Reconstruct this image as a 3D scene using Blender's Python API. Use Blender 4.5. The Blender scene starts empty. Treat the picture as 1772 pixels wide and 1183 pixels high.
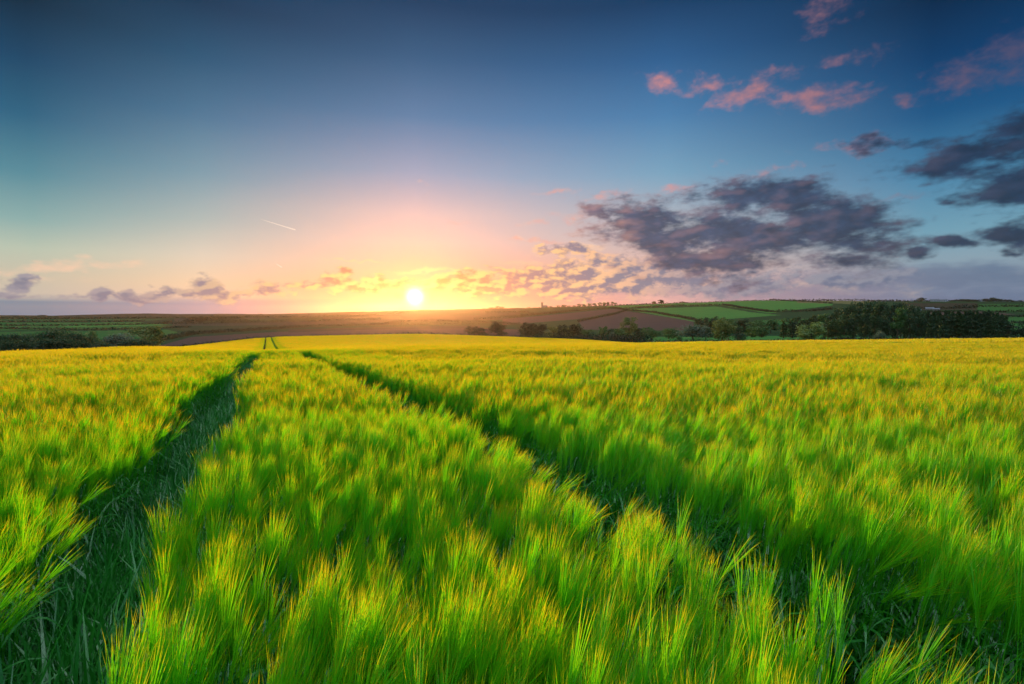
import bpy, math, random
import numpy as np
from mathutils import Vector

# ------------------------------------------------------------------ camera
W, H, F = 1772.0, 1183.0, 886.0
HOR = 548.0                                   # image row of the true horizon
PITCH = math.atan((HOR - H / 2) / F * -1.0)   # look down a little
CP, SP = math.cos(PITCH), math.sin(PITCH)
EYE = 1.5
SC = bpy.context.scene
COL = SC.collection

def azel(px, py):
    a = (px - W / 2) / F; b = (H / 2 - py) / F
    x, y, z = a, CP + b * SP, -SP + b * CP
    return math.atan2(x, y), math.atan2(z, math.hypot(x, y))

def tan_of(az, py):
    """tangent of the elevation of image row py seen at azimuth az (numpy ok)"""
    b = (H / 2 - py) / F
    yy = CP + b * SP
    return (-SP + b * CP) / (yy / np.cos(az))

cam = bpy.data.cameras.new("camera")
cam.lens = 18.0; cam.sensor_width = 36.0; cam.clip_start = 0.05; cam.clip_end = 60000
camo = bpy.data.objects.new("camera", cam); COL.objects.link(camo)
camo.location = (0, 0, EYE)
camo.rotation_euler = (math.pi / 2 - PITCH, 0, 0)
SC.camera = camo
SC.view_settings.view_transform = 'Standard'
SC.view_settings.look = 'None'
SC.view_settings.exposure = 0.5
SC.view_settings.gamma = 1.0
SC.render.engine = 'CYCLES'
SC.cycles.max_bounces = 8
SC.cycles.transmission_bounces = 5
SC.cycles.diffuse_bounces = 4
SC.cycles.glossy_bounces = 2
SC.cycles.volume_bounces = 1
SC.cycles.transparent_max_bounces = 8
SC.cycles.sample_clamp_indirect = 4.0
SC.cycles.use_denoising = True

# ------------------------------------------------------------------ sun
SUN_AZ, SUN_EL = azel(718, 513)
SUN_DIR = Vector((math.sin(SUN_AZ) * math.cos(SUN_EL), math.cos(SUN_AZ) * math.cos(SUN_EL), math.sin(SUN_EL)))
sl = bpy.data.lights.new("sun", 'SUN'); sl.energy = 5.0; sl.angle = math.radians(0.6); sl.color = (1.0, 0.68, 0.23)
so = bpy.data.objects.new("sun", sl); COL.objects.link(so)
so.rotation_euler = SUN_DIR.to_track_quat('Z', 'Y').to_euler()

# ------------------------------------------------------------------ node helpers
class NT:
    def __init__(s, tree): s.t = tree; s.n = tree.nodes; s.l = tree.links
    def new(s, typ, **kw):
        n = s.n.new(typ)
        for k, v in kw.items(): setattr(n, k, v)
        return n
    def put(s, sock, v):
        if isinstance(v, bpy.types.NodeSocket): s.l.new(v, sock)
        elif v is not None: sock.default_value = v
    def m(s, op, a, b=None, c=None, clamp=False):
        n = s.new('ShaderNodeMath', operation=op, use_clamp=clamp)
        s.put(n.inputs[0], a); s.put(n.inputs[1], b); s.put(n.inputs[2], c)
        return n.outputs[0]
    def vm(s, op, a, b=None, sc=None):
        n = s.new('ShaderNodeVectorMath', operation=op)
        s.put(n.inputs[0], a); s.put(n.inputs[1], b)
        if sc is not None: s.put(n.inputs['Scale'], sc)
        return n.outputs['Value'] if op in ('LENGTH', 'DOT_PRODUCT', 'DISTANCE') else n.outputs[0]
    def mr(s, v, a, b, c=0.0, d=1.0, smooth=False):
        n = s.new('ShaderNodeMapRange', interpolation_type='SMOOTHSTEP' if smooth else 'LINEAR')
        for i, q in enumerate((v, a, b, c, d)): s.put(n.inputs[i], q)
        return n.outputs[0]
    def mix(s, f, a, b, mode='MIX'):
        n = s.new('ShaderNodeMix', data_type='RGBA', blend_type=mode)
        s.put(n.inputs[0], f); s.put(n.inputs[6], a); s.put(n.inputs[7], b)
        return n.outputs[2]
    def noise(s, vec, scale, detail=4, rough=0.55, dist=0.0):
        n = s.new('ShaderNodeTexNoise')
        s.put(n.inputs['Vector'], vec); n.inputs['Scale'].default_value = scale
        n.inputs['Detail'].default_value = detail; n.inputs['Roughness'].default_value = rough
        n.inputs['Distortion'].default_value = dist
        return n.outputs['Fac'], n.outputs['Color']
    def ramp(s, f, stops, interp='LINEAR'):
        n = s.new('ShaderNodeValToRGB'); cr = n.color_ramp; cr.interpolation = interp
        stops = sorted(stops)
        cr.elements[0].position = stops[0][0]; cr.elements[0].color = stops[0][1]
        cr.elements[1].position = stops[-1][0]; cr.elements[1].color = stops[-1][1]
        for p, c in stops[1:-1]:
            e = cr.elements.new(p); e.color = c
        s.put(n.inputs[0], f)
        return n.outputs[0]

def lin(r, g, b):
    f = lambda v: (v / 255) / 12.92 if v / 255 <= .04045 else ((v / 255 + .055) / 1.055) ** 2.4
    return (f(r), f(g), f(b), 1.0)

# ------------------------------------------------------------------ gradient noise for shapes laid out in code
_rs = np.random.RandomState(5)
_PERM = _rs.permutation(256).astype(np.int32)
_GA = _rs.rand(256) * 2 * np.pi
_GX, _GY = np.cos(_GA).astype(np.float32), np.sin(_GA).astype(np.float32)
def perlin(x, y):
    xi = np.floor(x).astype(np.int32); yi = np.floor(y).astype(np.int32)
    xf = (x - xi).astype(np.float32); yf = (y - yi).astype(np.float32)
    u = xf * xf * xf * (xf * (xf * 6 - 15) + 10); v = yf * yf * yf * (yf * (yf * 6 - 15) + 10)
    def g(ix, iy, dx, dy):
        h = _PERM[(_PERM[ix & 255] + iy) & 255]
        return _GX[h] * dx + _GY[h] * dy
    a = g(xi, yi, xf, yf); b = g(xi + 1, yi, xf - 1, yf)
    c = g(xi, yi + 1, xf, yf - 1); d = g(xi + 1, yi + 1, xf - 1, yf - 1)
    return (a + (b - a) * u) * (1 - v) + (c + (d - c) * u) * v
def fbm(x, y, octs=5, rough=0.5):
    r = 0; amp = 1.0; tot = 0
    for i in range(octs):
        r = r + amp * perlin(x + 17.3 * i, y + 5.1 * i); tot += amp; amp *= rough; x = x * 2.03; y = y * 2.03
    return r / tot * 1.6
def sstep(a, b, v):
    t = np.clip((v - a) / (b - a), 0, 1); return t * t * (3 - 2 * t)

# ------------------------------------------------------------------ sky
CAZ0, CAZ1, CEL0, CEL1 = -52.0, 52.0, -3.0, 40.0     # the sector of sky that carries clouds, degrees
def cloud_image():
    k = 18
    w, h = int((CAZ1 - CAZ0) * k), int((CEL1 - CEL0) * k)
    A, E = np.meshgrid(np.linspace(CAZ0, CAZ1, w), np.linspace(CEL0, CEL1, h))
    A = A.astype(np.float32); E = E.astype(np.float32)
    wx = A + 1.3 * fbm(A * .22, E * .3, 3) + .45 * fbm(A * .9 + 9, E * 1.1, 3)
    wy = E + .8 * fbm(A * .22 + 40, E * .3, 3) + .35 * fbm(A * .9 + 70, E * 1.1, 3)
    ar, er = np.radians(wx), np.radians(np.clip(wy, -10, 60))
    X, Y, Z = np.sin(ar) * np.cos(er), np.cos(ar) * np.cos(er), np.sin(er)
    b = (Y * SP + Z * CP) / (Y * CP - Z * SP)
    PX = W / 2 + F * X / (Y * CP - Z * SP); PY = H / 2 - F * b
    ar0, er0 = np.radians(A), np.radians(E)
    th = np.degrees(np.arccos(np.clip(np.sin(ar0) * np.cos(er0) * SUN_DIR.x + np.cos(ar0) * np.cos(er0) * SUN_DIR.y + np.sin(er0) * SUN_DIR.z, -1, 1)))
    near = sstep(30, 6, th)[..., None]; mid = sstep(58, 22, th)[..., None]
    L = lambda *c: np.array(lin(*c)[:3], np.float32)
    def blobs(lst):
        acc = np.zeros_like(A)
        for px, py, rx, ry, rot, amp in lst:
            c, s_ = math.cos(math.radians(rot)), math.sin(math.radians(rot))
            dx, dy = PX - px, -(PY - py)
            q = ((dx * c + dy * s_) / rx) ** 2 + ((-dx * s_ + dy * c) / ry) ** 2
            np.maximum(acc, amp * np.clip(1.25 - .85 * np.sqrt(q), 0, 1.0), out=acc)
        return acc
    def layer(lst, fx, fy, k_, lo, hi, seed, ox, oy, octs=7, rough=.58):
        m_ = blobs(lst)
        n1 = fbm(A * fx + seed, E * fy + seed * .7, octs, rough)
        n2 = fbm((A + ox) * fx + seed, (E + oy) * fy + seed * .7, 4, .5)
        n1b = fbm(A * fx + seed, E * fy + seed * .7, 4, .5)
        d = m_ + n1 * k_ + .14 * fbm(A * fx * 7, E * fy * 7 + seed, 3) * (m_ > .02)
        d = np.where(m_ < .02, 0, d)
        return sstep(lo, hi, d), n1b - n2, d, n1
    rgb = np.zeros(A.shape + (3,), np.float32); al = np.zeros(A.shape, np.float32)
    def over(c, a):
        nonlocal rgb, al
        oa = a + al * (1 - a)
        rgb = (c * a[..., None] + rgb * (al * (1 - a))[..., None]) / np.maximum(oa, 1e-5)[..., None]
        al = oa
    mixc = lambda a, b_, f: a * (1 - f) + b_ * f
    # thin bright veils
    veil = [(90, 462, 150, 10, 2, .8), (60, 482, 70, 6, 0, .5), (600, 450, 60, 3, 0, .8), (1050, 478, 190, 28, 0, .9), (1150, 498, 140, 18, 0, .9), (1400, 500, 200, 12, 0, .5),
            (740, 466, 60, 4, 0, .9), (860, 470, 90, 5, 3, .7), (1000, 430, 90, 8, 6, .6)]
    a, rel, d, n = layer(veil, .3, .9, .7, .15, 1.1, 3.1, -.4, -.3)
    c = mixc(L(214, 196, 176), L(250, 206, 176), mid); c = mixc(c, L(255, 204, 150), near)
    over(c, a * .85)
    # mauve stratus on the right horizon, blue band on the left horizon
    st = [(1640, 482, 260, 26, 0, .9), (1330, 508, 420, 16, 0, .85), (1700, 520, 300, 26, 0, .8), (1500, 462, 150, 10, 0, .5)]
    a, rel, d, n = layer(st, .1, 1.2, .3, .2, .9, 51.3, 0, .2)
    over(mixc(L(84, 112, 144), L(172, 148, 166), mid) + 0 * rgb, a * .7)
    # rosy high wisps
    pink = [(1150, 140, 36, 22, -18, .95), (1215, 150, 28, 18, 20, .85), (1290, 160, 64, 22, 12, 1.0), (1240, 188, 36, 10, 10, .9), (1350, 130, 60, 16, 10, .6),
            (1420, 170, 76, 24, 4, 1.0), (1500, 160, 50, 16, 0, .7), (1550, 175, 24, 12, 10, .8), (1430, 20, 40, 34, 20, .7), (1460, 105, 50, 14, 10, .6), (1530, 90, 40, 12, 20, .5),
            (1680, 132, 100, 24, 14, .9), (1760, 95, 80, 44, 20, .85), (1600, 160, 44, 12, 14, .7), (1500, 250, 70, 14, 8, .95), (1400, 262, 40, 9, 10, .6),
            (1170, 325, 44, 8, 8, .8), (960, 333, 44, 6, 5, .75), (1050, 338, 40, 6, 5, .75), (1245, 280, 24, 6, 10, .7), (1340, 290, 34, 7, 0, .6), (1560, 342, 44, 8, 4, .7),
            (990, 375, 40, 10, 0, .8), (930, 385, 34, 6, 0, .6), (737, 318, 12, 6, 0, .7), (940, 417, 50, 5, -2, .75), (800, 388, 30, 5, 0, .5), (1640, 305, 70, 9, 0, .5)]
    a, rel, d, n = layer(pink, .42, .75, .85, .16, 1.5, 7.3, -.35, -.25, 8, .62)
    c = mixc(L(96, 84, 110), L(226, 150, 142), mid); c = mixc(c, L(255, 204, 166), near)
    c = mixc(c, L(244, 150, 132), np.clip(.3 + 1.8 * rel, 0, .6)[..., None] * mid)
    over(c, a * .8)
    # cumulus line over the horizon
    low = [(30, 486, 34, 11, 0, .95), (10, 503, 24, 7, 0, .9), (182, 508, 26, 10, 0, .95), (265, 509, 42, 11, 0, .95), (350, 497, 26, 15, 0, 1.0), (368, 508, 56, 10, 0, .95),
           (472, 505, 26, 9, 0, .85), (540, 497, 44, 7, 0, .85), (580, 490, 26, 14, 0, .85), (598, 474, 14, 7, 0, .8), (640, 492, 34, 15, 0, .85), (700, 489, 26, 10, 0, .7),
           (762, 489, 34, 8, 0, .75), (825, 490, 60, 22, 0, 1.0), (905, 486, 80, 24, 0, 1.0), (985, 487, 90, 26, 0, 1.05), (1085, 488, 80, 26, 0, .95), (995, 437, 52, 11, -6, .95),
           (1032, 452, 24, 15, 0, .8), (1180, 487, 80, 20, 0, .75), (1290, 492, 90, 18, 0, .7), (1440, 484, 90, 16, 0, .65), (1540, 476, 44, 10, 0, .65), (1120, 460, 90, 16, 0, .75), (640, 492, 70, 9, 0, .8), (1220, 500, 120, 14, 0, .7), (560, 494, 120, 6, 0, .6), (800, 494, 160, 9, 0, .7), (1000, 492, 240, 12, 0, .72), (250, 510, 160, 5, 0, .62)]
    a, rel, d, n = layer(low, .50, 1.0, .85, .04, .62, 11.7, -.3, .28, 8, .60)
    m2 = sstep(24, 9, th)[..., None]
    dark = mixc(L(98, 114, 142), L(110, 120, 148), mid); dark = mixc(dark, L(150, 118, 136), m2); dark = mixc(dark, L(196, 96, 66), sstep(13, 4, th)[..., None])
    lit = mixc(L(134, 142, 160), L(152, 150, 164), mid); lit = mixc(lit, L(255, 192, 160), sstep(34, 16, th)[..., None] * (A > -10)[..., None] + sstep(14, 8, th)[..., None] * (A <= -10)[..., None]); lit = mixc(lit, L(255, 206, 130), near)
    s_ = np.clip(.22 + 2.6 * rel + sstep(.95, .55, d) * .35, 0, 1)[..., None]
    over(mixc(dark, lit, s_), a * .92)
    # the large grey bank right of the sun and the bank at the right edge
    big = [(1110, 385, 110, 42, -8, 1.0), (1180, 415, 120, 34, -6, 1.1), (1290, 412, 170, 44, 0, 1.1), (1340, 342, 160, 38, 0, 1.1), (1450, 380, 120, 54, 0, 1.1), (1040, 372, 50, 20, -20, .9),
           (1500, 420, 100, 36, 0, 1.0), (1320, 455, 110, 28, 0, .85), (1230, 452, 150, 26, 0, .9), (1480, 450, 70, 24, 0, .85),
           (1290, 482, 80, 16, 0, .75), (1585, 436, 40, 14, 0, .8), (1720, 252, 140, 30, 8, .85), (1640, 290, 110, 30, 8, .7), (1770, 315, 135, 58, 10, 1.05),
           (1775, 398, 85, 30, 0, 1.05), (1645, 420, 40, 12, 0, .85), (1560, 246, 80, 14, 5, .7), (1775, 220, 110, 38, 10, .95), (1755, 440, 34, 8, 0, .7), (1660, 345, 60, 16, 6, .7)]
    a, rel, d, n = layer(big, .17, .44, .95, .20, .92, 23.9, -.9, .42, 8, .60)
    fr = sstep(60, 26, th)[..., None]
    dark = mixc(L(22, 46, 76), L(58, 74, 104), fr); lit = mixc(L(84, 90, 118), L(184, 138, 142), fr)
    lit = mixc(lit, L(250, 176, 146), sstep(30, 18, th)[..., None])
    dark = mixc(dark, L(150, 118, 130), sstep(26, 15, th)[..., None])
    dark = dark * (1 + .55 * np.clip(fbm(A * .5 + 3, E * 1.0, 6, .6), -.6, .6))[..., None]
    s_ = np.clip((.02 + .75 * rel) * sstep(70, 40, th) + sstep(.72, .35, d) * .35 * sstep(52, 30, th), 0, 1)[..., None]
    over(mixc(dark, lit, s_), a * .95)
    # contrails
    for x0, y0, x1, y1, wd in ((444, 377, 512, 398, 1.5), (474, 454, 488, 463, 1.4)):
        a_, e_ = [math.degrees(v) for v in azel(x0, y0)]; b_, f_ = [math.degrees(v) for v in azel(x1, y1)]
        vx, vy = b_ - a_, f_ - e_; ll = math.hypot(vx, vy); vx /= ll; vy /= ll
        tt = (A - a_) * vx + (E - e_) * vy; dd = np.abs(-(A - a_) * vy + (E - e_) * vx)
        q = sstep(0, .3, tt / ll) * sstep(1.0, .97, tt / ll) * sstep(1, .1, dd / (wd / 15.5 * (.5 + .6 * np.clip(tt / ll, 0, 1))))
        over(np.zeros_like(rgb) + L(255, 238, 220), q.astype(np.float32) * .85)
    img = bpy.data.images.new("cloud_cover", w, h, alpha=True, float_buffer=True)
    img.colorspace_settings.name = 'Linear Rec.709'
    img.alpha_mode = 'CHANNEL_PACKED'
    buf = np.concatenate([rgb, al[..., None]], axis=2).astype(np.float32)
    img.pixels.foreach_set(buf.ravel()); img.update(); img.pack()
    return img
def build_world():
    w = bpy.data.worlds.new("World"); SC.world = w; w.use_nodes = True
    w.node_tree.nodes.clear()
    t = NT(w.node_tree)
    out = t.new('ShaderNodeOutputWorld')
    sky = t.new('ShaderNodeTexSky', sky_type='NISHITA', sun_disc=False)
    sky.sun_elevation = SUN_EL; sky.sun_rotation = SUN_AZ
    sky.air_density = 1.0; sky.dust_density = 1.0; sky.ozone_density = 1.5
    bg0 = t.new('ShaderNodeBackground'); t.put(bg0.inputs[0], sky.outputs[0]); bg0.inputs[1].default_value = 0.05
    d = t.new('ShaderNodeTexCoord').outputs['Generated']
    sep = t.new('ShaderNodeSeparateXYZ'); t.put(sep.inputs[0], d)
    X, Y, Z = sep.outputs
    R2D = 57.29578
    az = t.m('MULTIPLY', t.m('ARCTAN2', X, Y), R2D)
    el = t.m('MULTIPLY', t.m('ARCSINE', Z), R2D)
    # clear sky: five elevation ramps, from left to right
    cols = {
        60: [(0, (5, 40, 62)), (100, (14, 68, 102)), (200, (38, 98, 130)), (300, (84, 139, 155)), (380, (138, 174, 172)), (430, (184, 196, 178)),
             (480, (202, 192, 172)), (512, (196, 188, 176)), (521, (104, 138, 162)), (546, (84, 132, 162))],
        350: [(0, (18, 54, 84)), (100, (38, 86, 120)), (200, (74, 118, 150)), (300, (122, 156, 172)), (380, (174, 185, 182)), (440, (220, 206, 188)),
              (490, (240, 206, 172)), (514, (236, 200, 176)), (521, (138, 146, 172)), (546, (122, 140, 172))],
        718: [(0, (26, 62, 98)), (100, (52, 94, 134)), (200, (90, 128, 168)), (300, (158, 166, 192)), (370, (222, 190, 190)), (420, (236, 190, 182)),
              (460, (232, 168, 148)), (500, (228, 136, 100)), (546, (220, 100, 78))],
        1150: [(0, (18, 60, 100)), (100, (42, 94, 144)), (200, (74, 128, 174)), (300, (120, 164, 192)), (400, (184, 184, 190)), (460, (226, 184, 172)), (500, (226, 180, 174)),
               (546, (226, 168, 166))],
        1600: [(0, (0, 38, 72)), (100, (4, 60, 106)), (200, (24, 86, 134)), (300, (68, 130, 168)), (400, (112, 160, 182)), (450, (136, 162, 178)),
               (480, (122, 138, 160)), (546, (116, 136, 170))],
    }
    prev = None; pa = None
    for px, rows in cols.items():
        stops = []
        for y, c in rows:
            a, e = azel(px, y); e = math.degrees(e)
            stops.append((min(1, max(0, (e + 2) / 92)), lin(*c)))
        # the vault overhead, out of view, brightened as added fill for the crop
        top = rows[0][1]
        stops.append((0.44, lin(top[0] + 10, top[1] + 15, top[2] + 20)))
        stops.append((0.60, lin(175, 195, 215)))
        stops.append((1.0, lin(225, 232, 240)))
        f = t.m('DIVIDE', t.m('ADD', el, 2.0), 92.0)
        c = t.ramp(f, stops)
        ca = math.degrees(azel(px, 400)[0])
        if prev is None: prev = c
        else: prev = t.mix(t.mr(az, pa, ca), prev, c)
        pa = ca
    base = t.vm('SCALE', prev, sc=t.mr(t.m('ABSOLUTE', az), 60, 120, 1.0, 3.8, smooth=True))   # unseen sky behind the viewer, boosted as added fill light
    # angular distance from the sun
    sd = t.vm('DOT_PRODUCT', t.vm('NORMALIZE', d), tuple(SUN_DIR))
    th = t.m('MULTIPLY', t.m('ARCCOSINE', t.m('MINIMUM', sd, 0.9999999)), R2D)
    cb = t.new('ShaderNodeCombineXYZ')
    t.put(cb.inputs[0], t.mr(az, CAZ0, CAZ1)); t.put(cb.inputs[1], t.mr(el, CEL0, CEL1))
    for l_ in cb.inputs[0].links: l_.from_node.clamp = False
    for l_ in cb.inputs[1].links: l_.from_node.clamp = False
    ti = t.new('ShaderNodeTexImage', extension='CLIP', interpolation='Cubic'); ti.image = cloud_image()
    t.put(ti.inputs[0], cb.outputs[0])
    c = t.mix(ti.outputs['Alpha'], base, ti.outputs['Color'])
    # the sun and its aureole
    def glow(scale, amp, col, p=1.0):
        e_ = t.m('EXPONENT', t.m('MULTIPLY', t.m('POWER', t.m('DIVIDE', th, scale), p), -1.0))
        return t.vm('SCALE', col, sc=t.m('MULTIPLY', e_, amp))
    g = glow(0.30, 22.0, (1, .86, .5), 1.1)
    for a_ in (glow(1.3, .9, (1, .58, .12)),):
        g = t.vm('ADD', g, a_)
    c = t.vm('ADD', c, g)
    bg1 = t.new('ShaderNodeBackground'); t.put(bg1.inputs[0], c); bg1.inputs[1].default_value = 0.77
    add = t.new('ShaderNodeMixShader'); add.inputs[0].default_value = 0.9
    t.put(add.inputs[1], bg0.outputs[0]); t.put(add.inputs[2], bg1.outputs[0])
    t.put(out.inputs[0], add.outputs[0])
build_world()

# ------------------------------------------------------------------ terrain
COLS = [-300, 0, 250, 460, 718, 1000, 1130, 1300, 1550, 1772, 2200]
NODE_D = [25, 40, 60, 90, 130, 180, 240, 300, 400, 600, 900, 1300, 1800, 2400, 3200, 4300, 5200]
ROWS = {
    -300: [630, 620, 618, 620, 620, 616, 612, 606, 596, 580, 565, 555, 550.5, 548, 549, 545.5, 548],
    0: [620, 613, 611, 616, 618, 616, 612, 606, 596, 580, 565, 555, 550.5, 548, 549, 545.0, 548],
    250: [611, 605, 602, 601, 603, 606, 606, 602, 594, 579, 564, 553, 547, 542.5, 545, 548, 552],
    460: [608, 609, 609, 605.5, 597, 589.5, 583.3, 588, 586, 574, 563, 553.5, 546.5, 543.7, 546, 550, 553],
    718: [606, 599, 598, 600, 597, 588, 578.5, 577, 577.5, 570, 560, 551, 541, 536.5, 540, 548, 552],
    1000: [606, 598, 597, 599, 597, 591.5, 587, 587.5, 582, 573, 561, 546, 537, 530.5, 533, 545, 552],
    1130: [607, 599, 595.5, 595, 594, 595, 592, 587.5, 583, 574, 560, 545, 531.5, 526, 530, 545, 552],
    1300: [610, 600.5, 594, 592, 594, 595, 591, 586.5, 582, 573, 558, 542, 527, 520, 525, 545, 552],
    1550: [614, 603, 594, 589.5, 591, 592, 589, 586, 583, 574, 562, 545, 530, 521, 525, 545, 552],
    1772: [620, 606, 593, 587, 590, 593, 592, 590, 587, 577, 562, 546, 531, 521.5, 525, 545, 552],
    2200: [625, 610, 597, 589, 590, 593, 592, 590, 587, 577, 562, 546, 531, 521, 525, 545, 552],
}
EDGE_PX = [-300, 0, 200, 255, 272, 460, 718, 900, 1000, 1080, 1130, 1300, 1550, 1772, 2200]
EDGE_D = [60, 70, 100, 120, 190, 240, 262, 255, 242, 200, 170, 115, 115, 115, 115]
az_of = lambda px: np.array([azel(p, HOR)[0] for p in np.atleast_1d(px)])
_eaz = az_of(EDGE_PX)
def edge_d(az): return np.interp(az, _eaz, EDGE_D)
CROP = 0.86
def pchip(x, y, xq):
    h = np.diff(x); dl = np.diff(y) / h
    m = np.zeros_like(y)
    m[1:-1] = np.where(dl[:-1] * dl[1:] > 0, 2 * dl[:-1] * dl[1:] / (dl[:-1] + dl[1:] + 1e-12), 0)
    m[0], m[-1] = dl[0], dl[-1]
    i = np.clip(np.searchsorted(x, xq) - 1, 0, len(x) - 2)
    t = (xq - x[i]) / h[i]
    return ((2*t**3-3*t**2+1)*y[i] + (t**3-2*t**2+t)*h[i]*m[i] + (-2*t**3+3*t**2)*y[i+1] + (t**3-t**2)*h[i]*m[i+1])
_LQ = np.linspace(math.log(25), math.log(5200), 260)
_T = []
_caz = az_of(COLS)
for p, a_ in zip(COLS, _caz):
    _T.append(pchip(np.log(np.array(NODE_D, float)), np.array([float(tan_of(a_, y)) for y in ROWS[p]]), _LQ))
_T = np.array(_T)
_AQ = np.linspace(_caz[0], _caz[-1], 241)
_TG = np.array([np.interp(_AQ, _caz, _T[:, j]) for j in range(len(_LQ))]).T
_k = np.exp(-0.5 * (np.arange(-8, 9) / 3.0) ** 2); _k /= _k.sum()
_pad = np.concatenate([np.repeat(_TG[:1], 8, 0), _TG, np.repeat(_TG[-1:], 8, 0)])
_TG = np.array([np.convolve(_pad[:, j], _k, 'valid') for j in range(_pad.shape[1])]).T
def ground(x, y):
    """height of the bare ground (numpy arrays), camera stands at the origin"""
    x = np.asarray(x, float); y = np.asarray(y, float)
    az = np.arctan2(x, y); d = np.hypot(x, y) + 1e-6
    a = np.clip(az, _AQ[0], _AQ[-1])
    fi = (a - _AQ[0]) / (_AQ[1] - _AQ[0]); i = np.clip(fi.astype(int), 0, len(_AQ) - 2); fi = fi - i
    ld = np.clip(np.log(d), _LQ[0], _LQ[-1])
    fj = (ld - _LQ[0]) / (_LQ[1] - _LQ[0]); j = np.clip(fj.astype(int), 0, len(_LQ) - 2); fj = fj - j
    tn = (_TG[i, j] * (1-fi) + _TG[i+1, j] * fi) * (1-fj) + (_TG[i, j+1] * (1-fi) + _TG[i+1, j+1] * fi) * fj
    crop = CROP * sstep(30, 0, d - edge_d(az))
    z = EYE + tn * np.maximum(d, 25) - crop
    zn = -0.04 * np.cos(az) * d
    w = sstep(10, 30, d)
    z = zn * (1 - w) + z * w
    z = np.where(np.abs(az) > math.radians(75), zn * sstep(140, 75, np.degrees(np.abs(az))) * 1.0 + z * 0, z) if False else z
    return z + 0.03 * fbm(x * .35, y * .35, 2) * sstep(2, 8, d) + np.clip((d - 260) / 2500, 0, 1) * 3.0 * fbm(x * .006, y * .006, 3)
def gz(x, y): return float(ground(np.array([x]), np.array([y]))[0])
def at(px, d):
    """ground point at azimuth of image column px, d metres out"""
    a = azel(px, HOR)[0]; x, y = math.sin(a) * d, math.cos(a) * d
    return x, y, gz(x, y)
_dd = np.exp(np.linspace(math.log(300), math.log(5000), 500))
def hit(px, py, d0=300):
    """ground point seen at image position (px,py) beyond d0"""
    a = azel(px, HOR)[0]
    z = ground(np.sin(a) * _dd, np.cos(a) * _dd)
    tn = (z - EYE) / _dd; tt = float(tan_of(a, py))
    ok = np.where((_dd >= d0) & (tn >= tt))[0]
    k = ok[0] if len(ok) else int(np.argmax(np.where(_dd >= d0, tn, -9)))
    d = _dd[k]
    return math.sin(a) * d, math.cos(a) * d, float(z[k]), d

def tag(o, label=None, cat=None, group=None, kind=None):
    if label: o["label"] = label
    if cat: o["category"] = cat
    if group: o["group"] = group
    if kind: o["kind"] = kind
    return o
def mesh_obj(name, V, Fc, mat, parent=None, smooth=False, mats=None, midx=None, loc=None, link=True):
    me = bpy.data.meshes.new(name)
    V = np.asarray(V, np.float32)
    if isinstance(Fc, np.ndarray):
        n, k = Fc.shape
        me.vertices.add(len(V)); me.vertices.foreach_set("co", V.ravel())
        me.loops.add(n * k); me.loops.foreach_set("vertex_index", Fc.astype(np.int32).ravel())
        me.polygons.add(n); me.polygons.foreach_set("loop_start", np.arange(n, dtype=np.int32) * k)
    else:
        me.from_pydata([tuple(v) for v in V], [], Fc)
    for m in (mats or [mat]): me.materials.append(m)
    if midx is not None: me.polygons.foreach_set("material_index", np.asarray(midx, np.int32))
    if smooth: me.polygons.foreach_set("use_smooth", np.ones(len(me.polygons), bool))
    me.update(calc_edges=True)
    o = bpy.data.objects.new(name, me)
    if link: COL.objects.link(o)
    if parent: o.parent = parent
    if loc is not None: o.location = loc
    return o

# ---- materials
def surf(name, build):
    m = bpy.data.materials.new(name); m.use_nodes = True; m.node_tree.nodes.clear()
    t = NT(m.node_tree); out = t.new('ShaderNodeOutputMaterial'); t.put(out.inputs[0], build(t)); return m
def principled(t, col, rough=.8, spec=.3, normal=None):
    p = t.new('ShaderNodeBsdfPrincipled'); t.put(p.inputs['Base Color'], col); p.inputs['Roughness'].default_value = rough
    p.inputs['Specular IOR Level'].default_value = spec
    if normal is not None: t.put(p.inputs['Normal'], normal)
    return p.outputs[0]
def leafy(name, ca, cb, trans=.45, ta=None, tb=None, gloss=.06, rough=.4, dirt=None):
    """thin plant tissue: two colours varied per plant, part of the light passes through"""
    def b(t):
        r = t.new('ShaderNodeObjectInfo').outputs['Random']
        g = t.new('ShaderNodeNewGeometry').outputs['Position']
        n = t.noise(g, 1.7, 2)[0]
        f = t.m('ADD', t.m('MULTIPLY', r, .6), t.m('MULTIPLY', n, .5), clamp=True)
        col = t.mix(f, ca, cb)
        d = t.new('ShaderNodeBsdfDiffuse'); t.put(d.inputs[0], col)
        tr = t.new('ShaderNodeBsdfTranslucent'); t.put(tr.inputs[0], t.mix(f, ta, tb) if ta else col)
        mx = t.new('ShaderNodeMixShader'); mx.inputs[0].default_value = trans
        t.put(mx.inputs[1], d.outputs[0]); t.put(mx.inputs[2], tr.outputs[0])
        gl = t.new('ShaderNodeBsdfGlossy'); gl.inputs['Roughness'].default_value = rough; gl.inputs[0].default_value = (.9, .9, .9, 1)
        m2 = t.new('ShaderNodeMixShader'); m2.inputs[0].default_value = gloss
        t.put(m2.inputs[1], mx.outputs[0]); t.put(m2.inputs[2], gl.outputs[0])
        return m2.outputs[0]
    return surf(name, b)

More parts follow.
